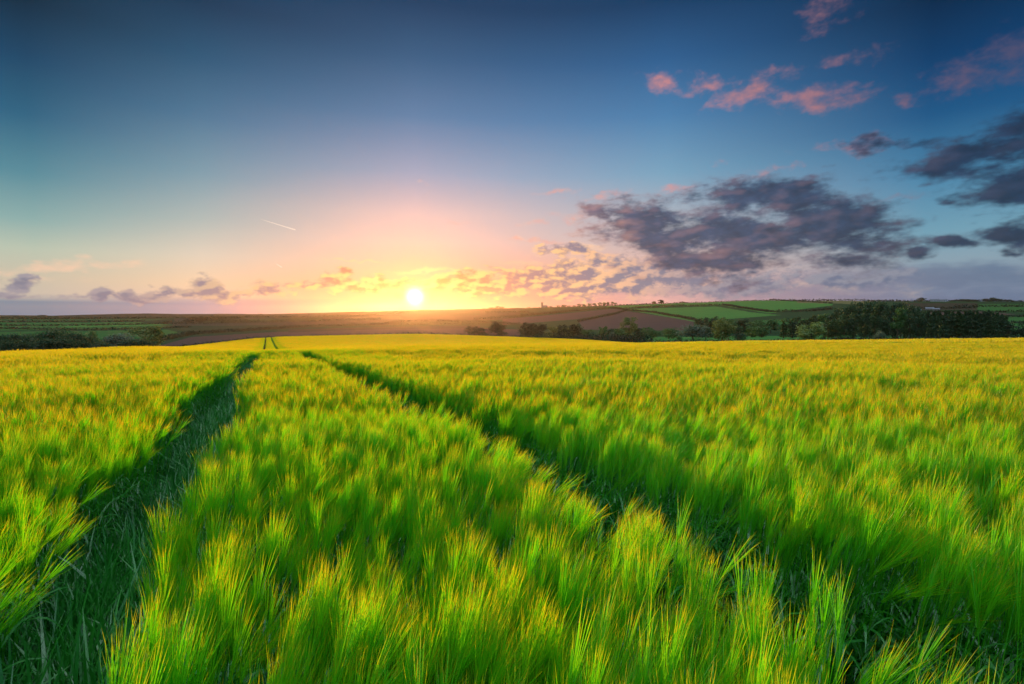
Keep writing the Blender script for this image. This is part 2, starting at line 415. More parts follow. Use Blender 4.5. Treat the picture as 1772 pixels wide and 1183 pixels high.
# land parcels on the hills: polygons given by their corners on the ground
G_DARK = (.022, .060, .024); G_MID = (.045, .14, .035); G_BRIGHT = (.075, .21, .045); BROWN = (.105, .060, .052); HEATH = (.055, .045, .030); STRAW = (.17, .15, .06)  # pasture greens run dark, mid, bright; each is the parcel's own colour
PARCELS = [
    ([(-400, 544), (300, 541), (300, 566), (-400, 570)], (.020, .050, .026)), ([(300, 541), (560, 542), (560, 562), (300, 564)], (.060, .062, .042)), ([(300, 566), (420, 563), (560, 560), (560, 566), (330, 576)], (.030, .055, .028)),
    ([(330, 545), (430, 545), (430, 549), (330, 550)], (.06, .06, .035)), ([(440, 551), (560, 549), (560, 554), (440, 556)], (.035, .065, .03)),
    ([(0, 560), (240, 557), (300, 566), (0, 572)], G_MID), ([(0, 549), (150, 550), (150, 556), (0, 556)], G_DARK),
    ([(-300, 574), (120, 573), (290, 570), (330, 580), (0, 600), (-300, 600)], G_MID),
    ([(90, 561), (250, 559), (300, 562), (120, 566)], G_BRIGHT), ([(-300, 557.5), (150, 557.5), (250, 557), (170, 562), (-300, 562)], (.045, .15, .04)), ([(-300, 552.5), (160, 552), (300, 551), (250, 555.5), (-300, 556.5)], (.035, .10, .035)), ([(-300, 564.5), (60, 564.5), (90, 567), (-300, 568)], (.06, .15, .04)),
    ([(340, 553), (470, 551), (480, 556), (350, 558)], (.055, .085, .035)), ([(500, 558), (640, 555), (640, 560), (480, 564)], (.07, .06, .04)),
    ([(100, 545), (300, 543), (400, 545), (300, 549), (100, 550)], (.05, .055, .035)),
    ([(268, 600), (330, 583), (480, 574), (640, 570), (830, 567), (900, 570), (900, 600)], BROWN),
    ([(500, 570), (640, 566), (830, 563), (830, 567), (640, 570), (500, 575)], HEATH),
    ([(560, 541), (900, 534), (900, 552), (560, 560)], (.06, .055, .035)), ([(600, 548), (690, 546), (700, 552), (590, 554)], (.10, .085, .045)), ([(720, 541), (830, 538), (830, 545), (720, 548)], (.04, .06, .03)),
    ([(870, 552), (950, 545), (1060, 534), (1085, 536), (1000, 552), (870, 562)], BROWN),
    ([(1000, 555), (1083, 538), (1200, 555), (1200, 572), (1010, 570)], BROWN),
    ([(1050, 530), (1180, 524), (1185, 529), (1080, 533), (1050, 533)], G_BRIGHT),
    ([(1185, 529), (1180, 524), (1275, 517), (1440, 517), (1440, 528), (1330, 542), (1250, 528)], G_BRIGHT),
    ([(1085, 536), (1090, 534), (1240, 530), (1300, 540), (1350, 545), (1200, 556)], G_BRIGHT),
    ([(1100, 590), (1100, 583), (1440, 580), (1440, 594), (1100, 598)], G_BRIGHT),
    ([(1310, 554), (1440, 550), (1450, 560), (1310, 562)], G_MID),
    ([(1440, 594), (1440, 583), (1772, 583), (1900, 596)], G_BRIGHT),
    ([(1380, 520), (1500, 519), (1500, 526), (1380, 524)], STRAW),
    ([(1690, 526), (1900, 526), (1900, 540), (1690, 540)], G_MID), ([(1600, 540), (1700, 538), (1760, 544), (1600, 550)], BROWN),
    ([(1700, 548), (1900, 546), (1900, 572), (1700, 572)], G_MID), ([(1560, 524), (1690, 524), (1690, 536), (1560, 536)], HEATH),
]
def in_poly(poly, X, Y):
    r = np.zeros(X.shape, bool); n = len(poly)
    for i in range(n):
        x0, y0 = poly[i]; x1, y1 = poly[(i + 1) % n]
        if y0 == y1: continue
        c = ((y0 > Y) != (y1 > Y)) & (X < (x1 - x0) * (Y - y0) / (y1 - y0) + x0)
        r ^= c
    return r
def build_ground():
    fine = np.radians(np.arange(-56, 56.01, .14)); rest = np.radians(np.arange(58, 303, 4.0))
    az = np.concatenate([fine, rest]); d = np.concatenate([[0.0], np.exp(np.linspace(math.log(.4), math.log(60), 60)), np.exp(np.linspace(math.log(62), math.log(5200), 330))])
    A, D = np.meshgrid(az, d, indexing='ij')
    Aw = np.where(A > math.pi, A - 2 * math.pi, A)
    X, Y = np.sin(A) * D, np.cos(A) * D
    Z = ground(X, Y)
    na, nd = A.shape
    V = np.stack([X, Y, Z], -1).reshape(-1, 3)
    i = np.arange(na)[:, None]; j = np.arange(nd - 1)[None, :]
    i2 = (i + 1) % na
    Fc = np.stack([i * nd + j, i * nd + j + 1, i2 * nd + j + 1, i2 * nd + j], -1).reshape(-1, 4)
    # the earth under the crop, then pasture and ploughland beyond
    tn = (Z - EYE) / np.maximum(D, .1); el = np.arctan(tn)
    cx, cy, cz = np.sin(Aw) * np.cos(el), np.cos(Aw) * np.cos(el), np.sin(el)
    b = (cy * SP + cz * CP) / np.maximum(cy * CP - cz * SP, .05)
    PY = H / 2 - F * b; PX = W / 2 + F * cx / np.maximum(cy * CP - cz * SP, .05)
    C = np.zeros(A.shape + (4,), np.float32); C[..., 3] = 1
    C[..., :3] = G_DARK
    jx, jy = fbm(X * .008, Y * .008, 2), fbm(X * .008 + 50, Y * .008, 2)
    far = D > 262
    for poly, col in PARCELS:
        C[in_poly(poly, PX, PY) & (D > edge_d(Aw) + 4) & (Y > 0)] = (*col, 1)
    inf = D < edge_d(Aw) + 2
    C[inf] = (.050, .040, .022, 1)
    def b_(t):
        at_ = t.new('ShaderNodeAttribute', attribute_name='land')
        P = t.new('ShaderNodeNewGeometry').outputs['Position']
        n1 = t.noise(P, .02, 5, .6)[0]; n2 = t.noise(P, 9.0, 6, .65)[0]
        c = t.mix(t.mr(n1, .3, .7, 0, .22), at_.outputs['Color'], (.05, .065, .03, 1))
        c = t.mix(t.mr(n2, .35, .7, 0, .5), c, (.03, .027, .018, 1))
        bp = t.new('ShaderNodeBump'); bp.inputs['Strength'].default_value = .6; bp.inputs['Distance'].default_value = .03; t.put(bp.inputs['Height'], n2)
        df = t.new('ShaderNodeBsdfDiffuse'); t.put(df.inputs[0], c); t.put(df.inputs['Normal'], bp.outputs[0]); df.inputs['Roughness'].default_value = 1.0
        return df.outputs[0]
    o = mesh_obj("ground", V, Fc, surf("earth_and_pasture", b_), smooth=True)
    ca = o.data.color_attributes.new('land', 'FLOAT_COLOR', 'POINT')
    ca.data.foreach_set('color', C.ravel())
    tag(o, kind="structure")
build_ground()

# ------------------------------------------------------------------ barley
TRK_AZ = azel(463, 600)[0]
TX, TY = math.sin(TRK_AZ), math.cos(TRK_AZ); NX, NY = TY, -TX     # along and to the right of the wheel tracks
def offs(x, y):
    """distance to the right of the line through the camera along the tracks"""
    s_ = x * TX + y * TY
    return x * NX + y * NY + .05 * np.sin(s_ * .9) * sstep(0, 3, s_) +   .06 * fbm(s_ * .12, s_ * 0 + 3.3, 2) * sstep(3, 12, s_)
LT0, LT1, RT0, RT1 = -0.93, -0.38, 1.08, 1.66
def track_gap(o): return np.minimum(np.abs(np.clip(o, LT0, LT1) - o), np.abs(np.clip(o, RT0, RT1) - o))   # 0 inside a wheel track

M_STEM = leafy("barley_stem", (.04, .36, .006, 1), (.08, .46, .010, 1), .40, (.10, .54, .01, 1), (.24, .60, .01, 1), gloss=.03)
M_LEAF = leafy("barley_leaf", (.012, .18, .018, 1), (.032, .29, .020, 1), .38, gloss=.06, rough=.4)
M_EAR = leafy("barley_ear", (.06, .42, .007, 1), (.15, .50, .010, 1), .45, (.20, .60, .008, 1), (.50, .60, .01, 1), gloss=.03)
M_AWN = leafy("barley_awn", (.045, .46, .005, 1), (.13, .58, .008, 1), .55, (.11, .68, .005, 1), (.40, .72, .007, 1), gloss=.02)
M_TIP = leafy("barley_awn_tip_sunlit", (.26, .47, .006, 1), (.60, .46, .010, 1), .55, (.62, .62, .005, 1), (1.0, .54, .006, 1), gloss=.02)  # ripening tips, with the far crop's sunlit gold painted into the colour
M_TIPG = leafy("barley_green_tip", (.16, .50, .006, 1), (.46, .50, .010, 1), .55, (.40, .66, .006, 1), (.90, .60, .007, 1), gloss=.02)  # greener copy for near plants, with less of the painted sun gold
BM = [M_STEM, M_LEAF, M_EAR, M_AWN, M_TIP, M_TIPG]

class MB:
    def __init__(s): s.v = []; s.f = []; s.m = []; s.n = 0
    def add(s, v, f, m):
        v = np.asarray(v, np.float32); s.v.append(v)
        for q in f: s.f.append(tuple(int(i) + s.n for i in q)); s.m.append(m)
        s.n += len(v)
def norm(v): v = np.asarray(v, float); return v / (np.linalg.norm(v) + 1e-9)
def ribbon(mb, pts, wid, side, m):
    """flat strip along pts; last width 0 gives a point"""
    v = []; f = []
    for p, w_ in zip(pts, wid):
        v.append(p - side * w_ / 2); v.append(p + side * w_ / 2)
    for k in range(len(pts) - 1): f.append((2*k, 2*k+1, 2*k+3, 2*k+2))
    mb.add(v, f, m)
def tube3(mb, pts, r, m):
    v = []; f = []
    for p, rr in zip(pts, r):
        for k in range(3):
            a = k * 2.094; v.append(p + np.array([math.cos(a), math.sin(a), 0]) * rr)
    for k in range(len(pts) - 1):
        for q in range(3): f.append((3*k+q, 3*k+(q+1) % 3, 3*k+3+(q+1) % 3, 3*k+3+q))
    mb.add(v, f, m)
def plant(mb, rng, bx, by, bend, yaw, lod, h=None):
    h = h or rng.uniform(.66, .80)
    ca, sa = math.cos(yaw), math.sin(yaw)
    fw = np.array([ca, sa, 0.]); up = np.array([0, 0, 1.]); sd = np.array([-sa, ca, 0.])
    base = np.array([bx, by, -.02])
    ns = (6, 3, 2)[lod]
    pts = []
    for k in range(ns + 1):
        t = k / ns
        pts.append(base + up * h * t * (1 - .12 * bend * t) + fw * h * .42 * bend * t ** 2.2)
    tube3(mb, pts, [(.0017, .0026, .005)[lod] * (1 - .35 * k / ns) for k in range(ns + 1)], 0)
    top = pts[-1]; dirv = norm(pts[-1] - pts[-2])
    # leaves
    for k in range((4, 2, 1)[lod]):
        t = rng.uniform(.12, .72); j = t * ns; i0 = int(j); p0 = pts[i0] + (pts[min(i0 + 1, ns)] - pts[i0]) * (j - i0)
        a = rng.uniform(0, 6.28); ld = np.array([math.cos(a), math.sin(a), 0.]); L = rng.uniform(.14, .26); w_ = rng.uniform(.008, .013) * (1, 1.4, 2.2)[lod]
        nn = (6, 3, 2)[lod]; lp = []; ww = []
        dr = rng.uniform(.6, 1.5)
        for q in range(nn + 1):
            u = q / nn; lp.append(p0 + ld * L * (u * .75) + up * L * (u * .95 - dr * u * u)); ww.append(w_ * (1 - u ** 2) + .0004)
        s_ = np.array([-ld[1], ld[0], .25 * rng.uniform(-1, 1)])
        ribbon(mb, lp, ww, norm(s_), 1)
    # ear
    el = rng.uniform(.055, .08); ne = (9, 3, 2)[lod]
    droop = bend * rng.uniform(.5, 1.1); ep = [top]; dcur = dirv.copy()
    dirs = [dcur]
    for k in range(ne):
        dcur = norm(dcur + fw * .5 * droop / ne - up * .32 * droop / ne)
        ep.append(ep[-1] + dcur * el / ne); dirs.append(dcur)
    if lod == 0:
        for k in range(ne):
            c = ep[k]; dv = dirs[k]; s2 = norm(np.cross(dv, fw + up * .1 + sd * .01)) if abs(np.dot(dv, fw)) < .98 else sd
            for sg in (-1, 1):
                o_ = c + s2 * sg * .0030; tip = o_ + dv * .0125 + s2 * sg * .0024; md = o_ + dv * .006 + s2 * sg * .0018
                n3 = norm(np.cross(dv, s2))
                mb.add([o_, md + n3 * .0022, md - n3 * .0022, md + s2 * sg * .0022, tip], [(0, 1, 3), (0, 3, 2), (0, 2, 1), (4, 3, 1), (4, 2, 3), (4, 1, 2)], 2)
    else:
        r = (.0, .0052, .008)[lod]
        tube3(mb, ep, [r * .7] + [r] * (len(ep) - 2) + [r * .5], 2)
    # awns
    na = (25, 14, 7)[lod]; aw = (.0015, .0027, .0060)[lod]
    for k in range(na):
        t = k / na; j = t * ne; i0 = int(j); o_ = ep[i0] + (ep[min(i0 + 1, ne)] - ep[i0]) * (j - i0); dv = dirs[i0]
        a = rng.uniform(0, 6.28); ref = norm(np.cross(dv, [.3, .2, .9])); ref2 = np.cross(dv, ref)
        sp = abs(rng.gauss(.16, .09)) + .03; rad = ref * math.cos(a) + ref2 * math.sin(a)
        d0 = norm(dv + rad * sp); L = rng.uniform(.115, .190) * (1 - .15 * t)
        d1 = norm(d0 + rad * .05 + fw * .10 * bend + up * rng.uniform(-.05, .03))
        fr = (.76, .62, .34)[lod]; p1 = o_ + d0 * L * fr; p2 = p1 + d1 * L * (1 - fr)  # gold tip share grows with distance, painting sunlight onto the far crop
        s_ = norm(np.cross(dv, rad) + .6 * rad * rng.uniform(-1, 1))
        v = [o_ - s_ * aw / 2, o_ + s_ * aw / 2, p1 - s_ * aw * .38, p1 + s_ * aw * .38, p2]
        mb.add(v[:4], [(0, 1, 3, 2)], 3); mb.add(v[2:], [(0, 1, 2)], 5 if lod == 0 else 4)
def leaf_tuft(mb, rng, n, hh, spread):
    for k in range(n):
        a = rng.uniform(0, 6.28); ld = np.array([math.cos(a), math.sin(a), 0.]); L = rng.uniform(.5, 1.0) * hh
        p0 = np.array([rng.uniform(-1, 1) * spread, rng.uniform(-1, 1) * spread, -.01]); lp = []; ww = []
        w_ = rng.uniform(.007, .014); dr = rng.uniform(.1, .75); le = rng.uniform(.25, .8)
        for q in range(6):
            u = q / 5; lp.append(p0 + ld * L * le * u + np.array([0, 0, 1.]) * L * (1.1 * u - dr * u * u)); ww.append(w_ * (1 - u ** 2.2) * min(1, .5 + 2 * u) + .0005)
        ribbon(mb, lp, ww, norm([-ld[1], ld[0], .4 * rng.uniform(-1, 1)]), 1)
STOCK = bpy.data.collections.new("barley_stock")
VIDS = {}
def stock(key, mb):
    V = np.concatenate(mb.v)
    i = sum(len(v) for v in VIDS.values())
    o = mesh_obj("stalks_%03d" % i, V, mb.f, None, mats=BM, midx=mb.m, link=False)
    STOCK.objects.link(o); VIDS.setdefault(key, []).append(i)
BENDS = (.15, .5, .9)
for bi, bend in enumerate(BENDS):
    for q in range(4):
        rng = random.Random(100 + bi * 10 + q); mb = MB()
        for k in range(5): plant(mb, rng, rng.gauss(0, .035), rng.gauss(0, .035), bend * rng.uniform(.6, 1.4), rng.gauss(0, .5), 0)
        stock(('near', bi), mb)
    for q in range(3):
        rng = random.Random(200 + bi * 10 + q); mb = MB()
        for k in range(9): plant(mb, rng, rng.uniform(-.09, .09), rng.uniform(-.09, .09), bend * rng.uniform(.5, 1.5), rng.gauss(0, .5), 1)
        stock(('mid', bi), mb)
    for q in range(3):
        rng = random.Random(300 + bi * 10 + q); mb = MB()
        for k in range(22): plant(mb, rng, rng.uniform(-.2, .2), rng.uniform(-.2, .2), bend * rng.uniform(.5, 1.5), rng.gauss(0, .5), 2)
        stock(('far', bi), mb)
def weave(lst):
    out = []
    for it in lst: out.append(it)
    return out
# very distant crop: metre-wide tussocks of coarse blades
for q in range(4):
    rng = random.Random(400 + q); mb = MB()
    for k in range(150):
        x, y = rng.uniform(-.8, .8), rng.uniform(-.8, .8); hgt = rng.uniform(.62, .78)
        a = rng.uniform(0, 6.28); s_ = np.array([math.cos(a), math.sin(a), 0]); l_ = np.array([rng.gauss(.12, .1), rng.gauss(0, .1), 0])
        p0 = np.array([x, y, .15]); p1 = np.array([x, y, hgt]) + l_ * .3; p2 = np.array([x, y, hgt + .22]) + l_
        ribbon(mb, [p0, p1], [.03, .03], s_, 0); pm = p1 + (p2 - p1) * .3; ribbon(mb, [p1, pm], [.055, .035], s_, 3); ribbon(mb, [pm, p2], [.035, .010], s_, 4)  # mostly gold tip here too, sunlit tone put into the colour
    stock(('vast', 0), mb)
for q in range(5):
    rng = random.Random(500 + q); mb = MB(); leaf_tuft(mb, rng, 26, (.22, .3, .38, .3, .24)[q], .05); stock(('weed', 0), mb)

PT, RT, ST, VT = [], [], [], []
rs = np.random.RandomState(11)
def scatter(d0, d1, per_m2, halfang, key, gap, scale=(.92, 1.08), d_soft=.0, corridor=None, nocorr=None):
    ha = math.radians(halfang)
    n = int(per_m2 * ha * (d1 * d1 - d0 * d0))
    r = np.sqrt(rs.uniform(d0 * d0, d1 * d1, n)); a = rs.uniform(-ha, ha, n)
    x, y = np.sin(a) * r, np.cos(a) * r
    o = offs(x, y)
    o = np.where((o > LT0) & (o < LT0 + .12 * np.clip(1 - r / 6, 0, 1)), LT0 - .05, o)     # the near bank of the left track stands closer
    keep = (r < edge_d(a)) & (r > .42)
    g = track_gap(o) * np.where((o > LT0 - .001) & (o < LT1 + .001) | (o > RT0 - .001) & (o < RT1 + .001), 0, 1)
    keep &= g > gap
    if corridor: keep &= (o > corridor[0]) & (o < corridor[1])
    if nocorr: keep &= ~((o > nocorr[0]) & (o < nocorr[1]))
    # other tramlines across the field, one machine width away
    x, y, o, r, g = x[keep], y[keep], o[keep], r[keep], g[keep]
    z = ground(x, y)
    # wind: gusts lean the crop to the right, edges of the tracks lean into the gap
    gust = fbm(x * .55, y * .55, 3) + .6 * fbm(x * .12, y * .12, 2)
    yaw = .15 + .9 * fbm(x * .8 + 30, y * .8, 3) + .8 * perlin(x * 2.3, y * 2.3 + 7) * np.exp(-r / 12)
    lean = (.10 + .14 * np.clip(gust + .25, 0, 1.4)) * np.where(o < LT0, .55, np.where(o > RT1, 1.5 - .6 * np.exp(-(o - RT1) / .5), .95))
    lx, ly = np.cos(yaw) * lean, np.sin(yaw) * lean
    e = np.exp(-g / .12) * .16
    sg = np.where(np.abs(o - (LT0 + LT1) / 2) < np.abs(o - (RT0 + RT1) / 2), np.sign((LT0 + LT1) / 2 - o), np.sign((RT0 + RT1) / 2 - o))
    e = np.where(o > RT1, 0, np.where(o < LT0, e * .25, e))
    lx = lx + NX * sg * e; ly = ly + NY * sg * e
    yaw = np.arctan2(ly, lx) + rs.normal(0, .35, len(x)); lean = np.hypot(lx, ly) * rs.uniform(.6, 1.35, len(x))
    bi = np.clip((lean * 4.2 + rs.normal(0, .5, len(x))).astype(int), 0, 2)
    vid = np.zeros(len(x), int)
    if (key, 1) in VIDS:
        for b in range(3):
            m_ = bi == b; vid[m_] = rs.choice(VIDS[(key, b)], m_.sum())
    else: vid = rs.choice(VIDS[(key, 0)], len(x))
    # euler XYZ: tilt about local Y, then turn about Z
    rot = np.stack([rs.normal(0, .05, len(x)), lean * .55, yaw], -1)
    hmod = 1 + .07 * fbm(x * .3 + 5, y * .3, 3)
    PT.append(np.stack([x, y, z], -1)); RT.append(rot); VT.append(vid); ST.append(rs.uniform(*scale, len(x)) * hmod)
scatter(.35, 4.5, 130, 110, 'near', .03)
scatter(4.5, 16, 54, 62, 'mid', .07)
scatter(16, 60, 10.5, 55, 'far', .16, nocorr=(-3.2, 4.0))
scatter(16, 60, 34, 50, 'mid', .07, corridor=(-3.2, 4.0))
scatter(60, 262, 24, 34, 'mid', .07, corridor=(-3.2, 4.0))
scatter(60, 262, 1.3, 54, 'vast', .5, nocorr=(-2.6, 3.4), scale=(.9, 1.1))
scatter(60, 262, 1.0, 54, 'far', .2, nocorr=(-2.6, 3.4), scale=(.98, 1.14))
ng = bpy.data.node_groups.new("set_out_stalks", 'GeometryNodeTree')
ng.interface.new_socket("Geometry", in_out='INPUT', socket_type='NodeSocketGeometry')
ng.interface.new_socket("Geometry", in_out='OUTPUT', socket_type='NodeSocketGeometry')
gt = NT(ng)
gi = gt.new('NodeGroupInput'); go = gt.new('NodeGroupOutput')
ci = gt.new('GeometryNodeCollectionInfo'); ci.inputs['Collection'].default_value = STOCK
ci.inputs['Separate Children'].default_value = True; ci.inputs['Reset Children'].default_value = True
ip = gt.new('GeometryNodeInstanceOnPoints')
def attr(name, typ):
    n = gt.new('GeometryNodeInputNamedAttribute', data_type=typ); n.inputs[0].default_value = name; return n.outputs[0]
gt.put(ip.inputs['Points'], gi.outputs[0]); gt.put(ip.inputs['Instance'], ci.outputs[0])
ip.inputs['Pick Instance'].default_value = True
gt.put(ip.inputs['Instance Index'], attr('vid', 'INT'))
er = gt.new('FunctionNodeEulerToRotation'); gt.put(er.inputs[0], attr('rot', 'FLOAT_VECTOR'))
gt.put(ip.inputs['Rotation'], er.outputs[0]); gt.put(ip.inputs['Scale'], attr('scl', 'FLOAT'))
gt.put(go.inputs[0], ip.outputs[0])
def points_obj(name, P, R_, S_, V_):
    me = bpy.data.meshes.new(name); me.vertices.add(len(P)); me.vertices.foreach_set('co', P.astype(np.float32).ravel())
    a = me.attributes.new('rot', 'FLOAT_VECTOR', 'POINT'); a.data.foreach_set('vector', R_.astype(np.float32).ravel())
    a = me.attributes.new('scl', 'FLOAT', 'POINT'); a.data.foreach_set('value', S_.astype(np.float32))
    a = me.attributes.new('vid', 'INT', 'POINT'); a.data.foreach_set('value', V_.astype(np.int32))
    for m in BM: me.materials.append(m)
    o = bpy.data.objects.new(name, me); COL.objects.link(o)
    md = o.modifiers.new("stalks", 'NODES'); md.node_group = ng
    return o
P_, R_, S_, V_ = map(np.concatenate, (PT, RT, ST, VT))
print("barley tufts", len(P_))
tag(points_obj("barley", P_, R_, S_, V_), "green bearded barley crop filling the field, leaning in the wind", "barley", kind="stuff")
# low leaves on the floor of the wheel tracks
n = 60000; s_ = rs.uniform(-1, 30, n) ; o_ = np.where(rs.rand(n) < .62, rs.uniform(LT0 - .12, LT1 + .1, n), rs.uniform(RT0 - .1, RT1 + .1, n))
keep = rs.rand(n) < np.where(o_ < .5, 1.0, .4) * np.clip(4 / np.maximum(s_, 1), .12, 1)
s_, o_ = s_[keep], o_[keep]
x, y = s_ * TX + o_ * NX, s_ * TY + o_ * NY
dens = rs.rand(len(x)) < np.where((o_ < .3) & (s_ < 5), .62, .35)
x, y, s_, o_ = x[dens], y[dens], s_[dens], o_[dens]
P_ = np.stack([x, y, ground(x, y)], -1)
R_ = np.stack([rs.normal(0, .15, len(x)), rs.normal(0, .15, len(x)), rs.uniform(0, 6.28, len(x))], -1)
print("weeds", len(P_))
tag(points_obj("track_grass", P_, R_, rs.uniform(.6, 1.35, len(x)) * np.where(o_ < .3, 1 + .75 * np.clip(1 - s_ / 5, 0, 1), 1), rs.choice(VIDS[('weed', 0)], len(x))), "short dark green blades on the floor of the wheel tracks", "grass", kind="stuff")

# ------------------------------------------------------------------ trees and hedges
def foliage_mat(name, a, b):
    return leafy(name, a, b, .25, gloss=.03, rough=.5)
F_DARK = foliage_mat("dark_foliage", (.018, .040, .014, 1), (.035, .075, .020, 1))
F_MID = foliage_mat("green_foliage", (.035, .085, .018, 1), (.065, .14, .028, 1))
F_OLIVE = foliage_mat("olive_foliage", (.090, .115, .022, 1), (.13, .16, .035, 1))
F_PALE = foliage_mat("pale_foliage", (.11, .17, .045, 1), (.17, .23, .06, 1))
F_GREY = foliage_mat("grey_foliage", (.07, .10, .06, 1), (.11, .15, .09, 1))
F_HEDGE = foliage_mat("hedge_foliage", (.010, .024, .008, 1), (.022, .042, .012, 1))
BARK = surf("bark", lambda t: principled(t, t.mix(t.noise(t.new('ShaderNodeTexCoord').outputs['Object'], 8, 4)[0], (.05, .035, .022, 1), (.12, .09, .06, 1)), .95, .1))
def cards(P, size, rng_):
    """one four-cornered leaf spray at every point"""
    n = len(P)
    u = rng_.normal(size=(n, 3)); u /= np.linalg.norm(u, axis=1)[:, None]
    v = np.cross(u, rng_.normal(size=(n, 3))); v /= np.linalg.norm(v, axis=1)[:, None]
    sz = (size * rng_.uniform(.5, 1.3, n))[:, None]
    u *= sz; v *= sz * .62
    V = np.stack([P - u, P - v * .9 + u * .1, P + u, P + v], 1).reshape(-1, 3)
    return V, np.arange(4 * n).reshape(n, 4)
def crown_points(kind, n, rng_):
    pts = []
    if kind == 'column':                        # tall conifer or poplar, unit height
        z = rng_.uniform(.08, 1, n); w = .20 * (1 - z) ** .55 * (1 + .35 * np.sin(z * 37 + rng_.uniform(0, 6))) + .015
        a = rng_.uniform(0, 6.283, n); r = w * np.sqrt(rng_.uniform(.25, 1, n))
        return np.stack([r * np.cos(a), r * np.sin(a), z], -1)
    nl = {'oak': 22, 'ash': 13, 'bush': 11}[kind]
    per = n // nl
    for k in range(nl):
        a = rng_.uniform(0, 6.283)
        if kind == 'oak': h = rng_.uniform(.10, .86); q = .34 * math.sqrt(max(.05, 1 - ((h - .48) / .50) ** 2)) * rng_.uniform(.3, 1.1); r = rng_.uniform(.10, .18)
        elif kind == 'ash': h = rng_.uniform(.32, .90); q = .22 * rng_.uniform(.1, 1.1); r = rng_.uniform(.08, .14)
        else: h = rng_.uniform(.22, .74); q = .50 * rng_.uniform(.1, 1.0) * (1.1 - h); r = rng_.uniform(.18, .27)
        c = np.array([q * math.cos(a), q * math.sin(a), h])
        d = rng_.normal(size=(per, 3)); d /= np.linalg.norm(d, axis=1)[:, None]
        rr = r * rng_.uniform(.35, 1.12, per)[:, None]
        p = c + d * rr * np.array([1.15, 1.15, .85]); p[:, 2] = np.maximum(p[:, 2], .03)
        pts.append(p)
    return np.concatenate(pts)
def trunk_mesh(kind, rng_):
    V, Fc = [], []
    def limb(p0, p1, r0, r1, seg=3, sides=6):
        b = len(V); bend = rng_.normal(0, .02, 3)
        for i in range(seg + 1):
            t = i / seg; c = p0 + (p1 - p0) * t + bend * math.sin(math.pi * t)
            for k in range(sides):
                a = 6.283 * k / sides; V.append(c + np.array([math.cos(a), math.sin(a), 0]) * (r0 + (r1 - r0) * t))
        for i in range(seg):
            for k in range(sides): Fc.append((b + i*sides + k, b + i*sides + (k+1) % sides, b + (i+1)*sides + (k+1) % sides, b + (i+1)*sides + k))
    top = {'oak': .55, 'ash': .75, 'bush': .45, 'column': .95}[kind]
    limb(np.array([0, 0, -.03]), np.array([.01, 0, top]), .030, .008, 5, 7)
    for k in range({'oak': 7, 'ash': 7, 'bush': 6, 'column': 4}[kind]):
        a = rng_.uniform(0, 6.283); h = rng_.uniform(.2, top * .9); l = .25 if kind != 'column' else .07
        limb(np.array([0, 0, h]), np.array([l * math.cos(a), l * math.sin(a), h + l * rng_.uniform(.5, 1)]), .012, .004)
    return np.array(V), Fc
CACHE = {}
def tree_proto(kind, q, n, size):
    key = (kind, q, n)
    if key not in CACHE:
        rg = np.random.RandomState(900 + q * 13 + len(kind) + n)
        V, Fc = cards(crown_points(kind, n, rg), size, rg); tv, tf = trunk_mesh(kind, rg)
        CACHE[key] = ((V, Fc), (tv, tf), {})
    return CACHE[key]
TREE_N = [0]
def tree(name, px, ytop, d, wpx, kind, mat, label, cat, group=None, n=2200, size=.030):
    x, y, z = at(px, d)
    a = azel(px, HOR)[0]
    h = EYE + float(tan_of(a, ytop)) * d - z
    if h < 1.2: h = 1.2
    wm = wpx / (F / math.cos(a)) * d
    TREE_N[0] += 1; q = TREE_N[0] % 4
    crown, trunk, meshes = tree_proto(kind, q, n, size)
    unit = {'oak': .86, 'ash': .62, 'bush': 1.05, 'column': .40}[kind]
    e = bpy.data.objects.new(name, None); COL.objects.link(e); e.empty_display_size = 1
    e.location = (x, y, z - .1); e.rotation_euler = (0, 0, random.Random(TREE_N[0]).uniform(0, 6.28))
    sx = wm / unit; e.scale = (sx, sx, h * 1.03)
    tag(e, label, cat, group)
    for nm, (V, Fc), m in (('crown', crown, mat), ('trunk', trunk, BARK)):
        k = (nm, m.name)
        if k not in meshes:
            o = mesh_obj(nm, V, Fc, m, parent=e); meshes[k] = o.data
        else:
            o = bpy.data.objects.new(nm, meshes[k]); COL.objects.link(o); o.parent = e
    return e
# --- the dark wood on the right
WOOD = "broadleaf trees of the dark wood on the right"
rg = random.Random(3)
for px, yt in ((1428, 556), (1440, 543), (1452, 531), (1466, 525), (1478, 519), (1492, 516), (1506, 518), (1519, 520), (1532, 522), (1546, 520), (1560, 522), (1575, 524), (1590, 528), (1603, 534)):
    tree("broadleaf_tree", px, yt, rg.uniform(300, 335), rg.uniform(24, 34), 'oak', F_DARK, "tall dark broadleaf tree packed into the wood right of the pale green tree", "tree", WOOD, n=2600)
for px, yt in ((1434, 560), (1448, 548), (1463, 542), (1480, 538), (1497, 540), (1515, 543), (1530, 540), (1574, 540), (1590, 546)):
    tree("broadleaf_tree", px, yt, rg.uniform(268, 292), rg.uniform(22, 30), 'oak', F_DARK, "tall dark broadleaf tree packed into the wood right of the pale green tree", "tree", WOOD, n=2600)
tree("broadleaf_tree", 1553, 532, 262, 30, 'ash', F_MID, "brighter green tree standing out of the middle of the dark wood", "tree", n=2600)
tree("willow_bush", 1523, 568, 240, 20, 'bush', F_GREY, "small grey-green bush at the foot of the dark wood", "bush")
CON = "tall dark conifers along the wood's right half"
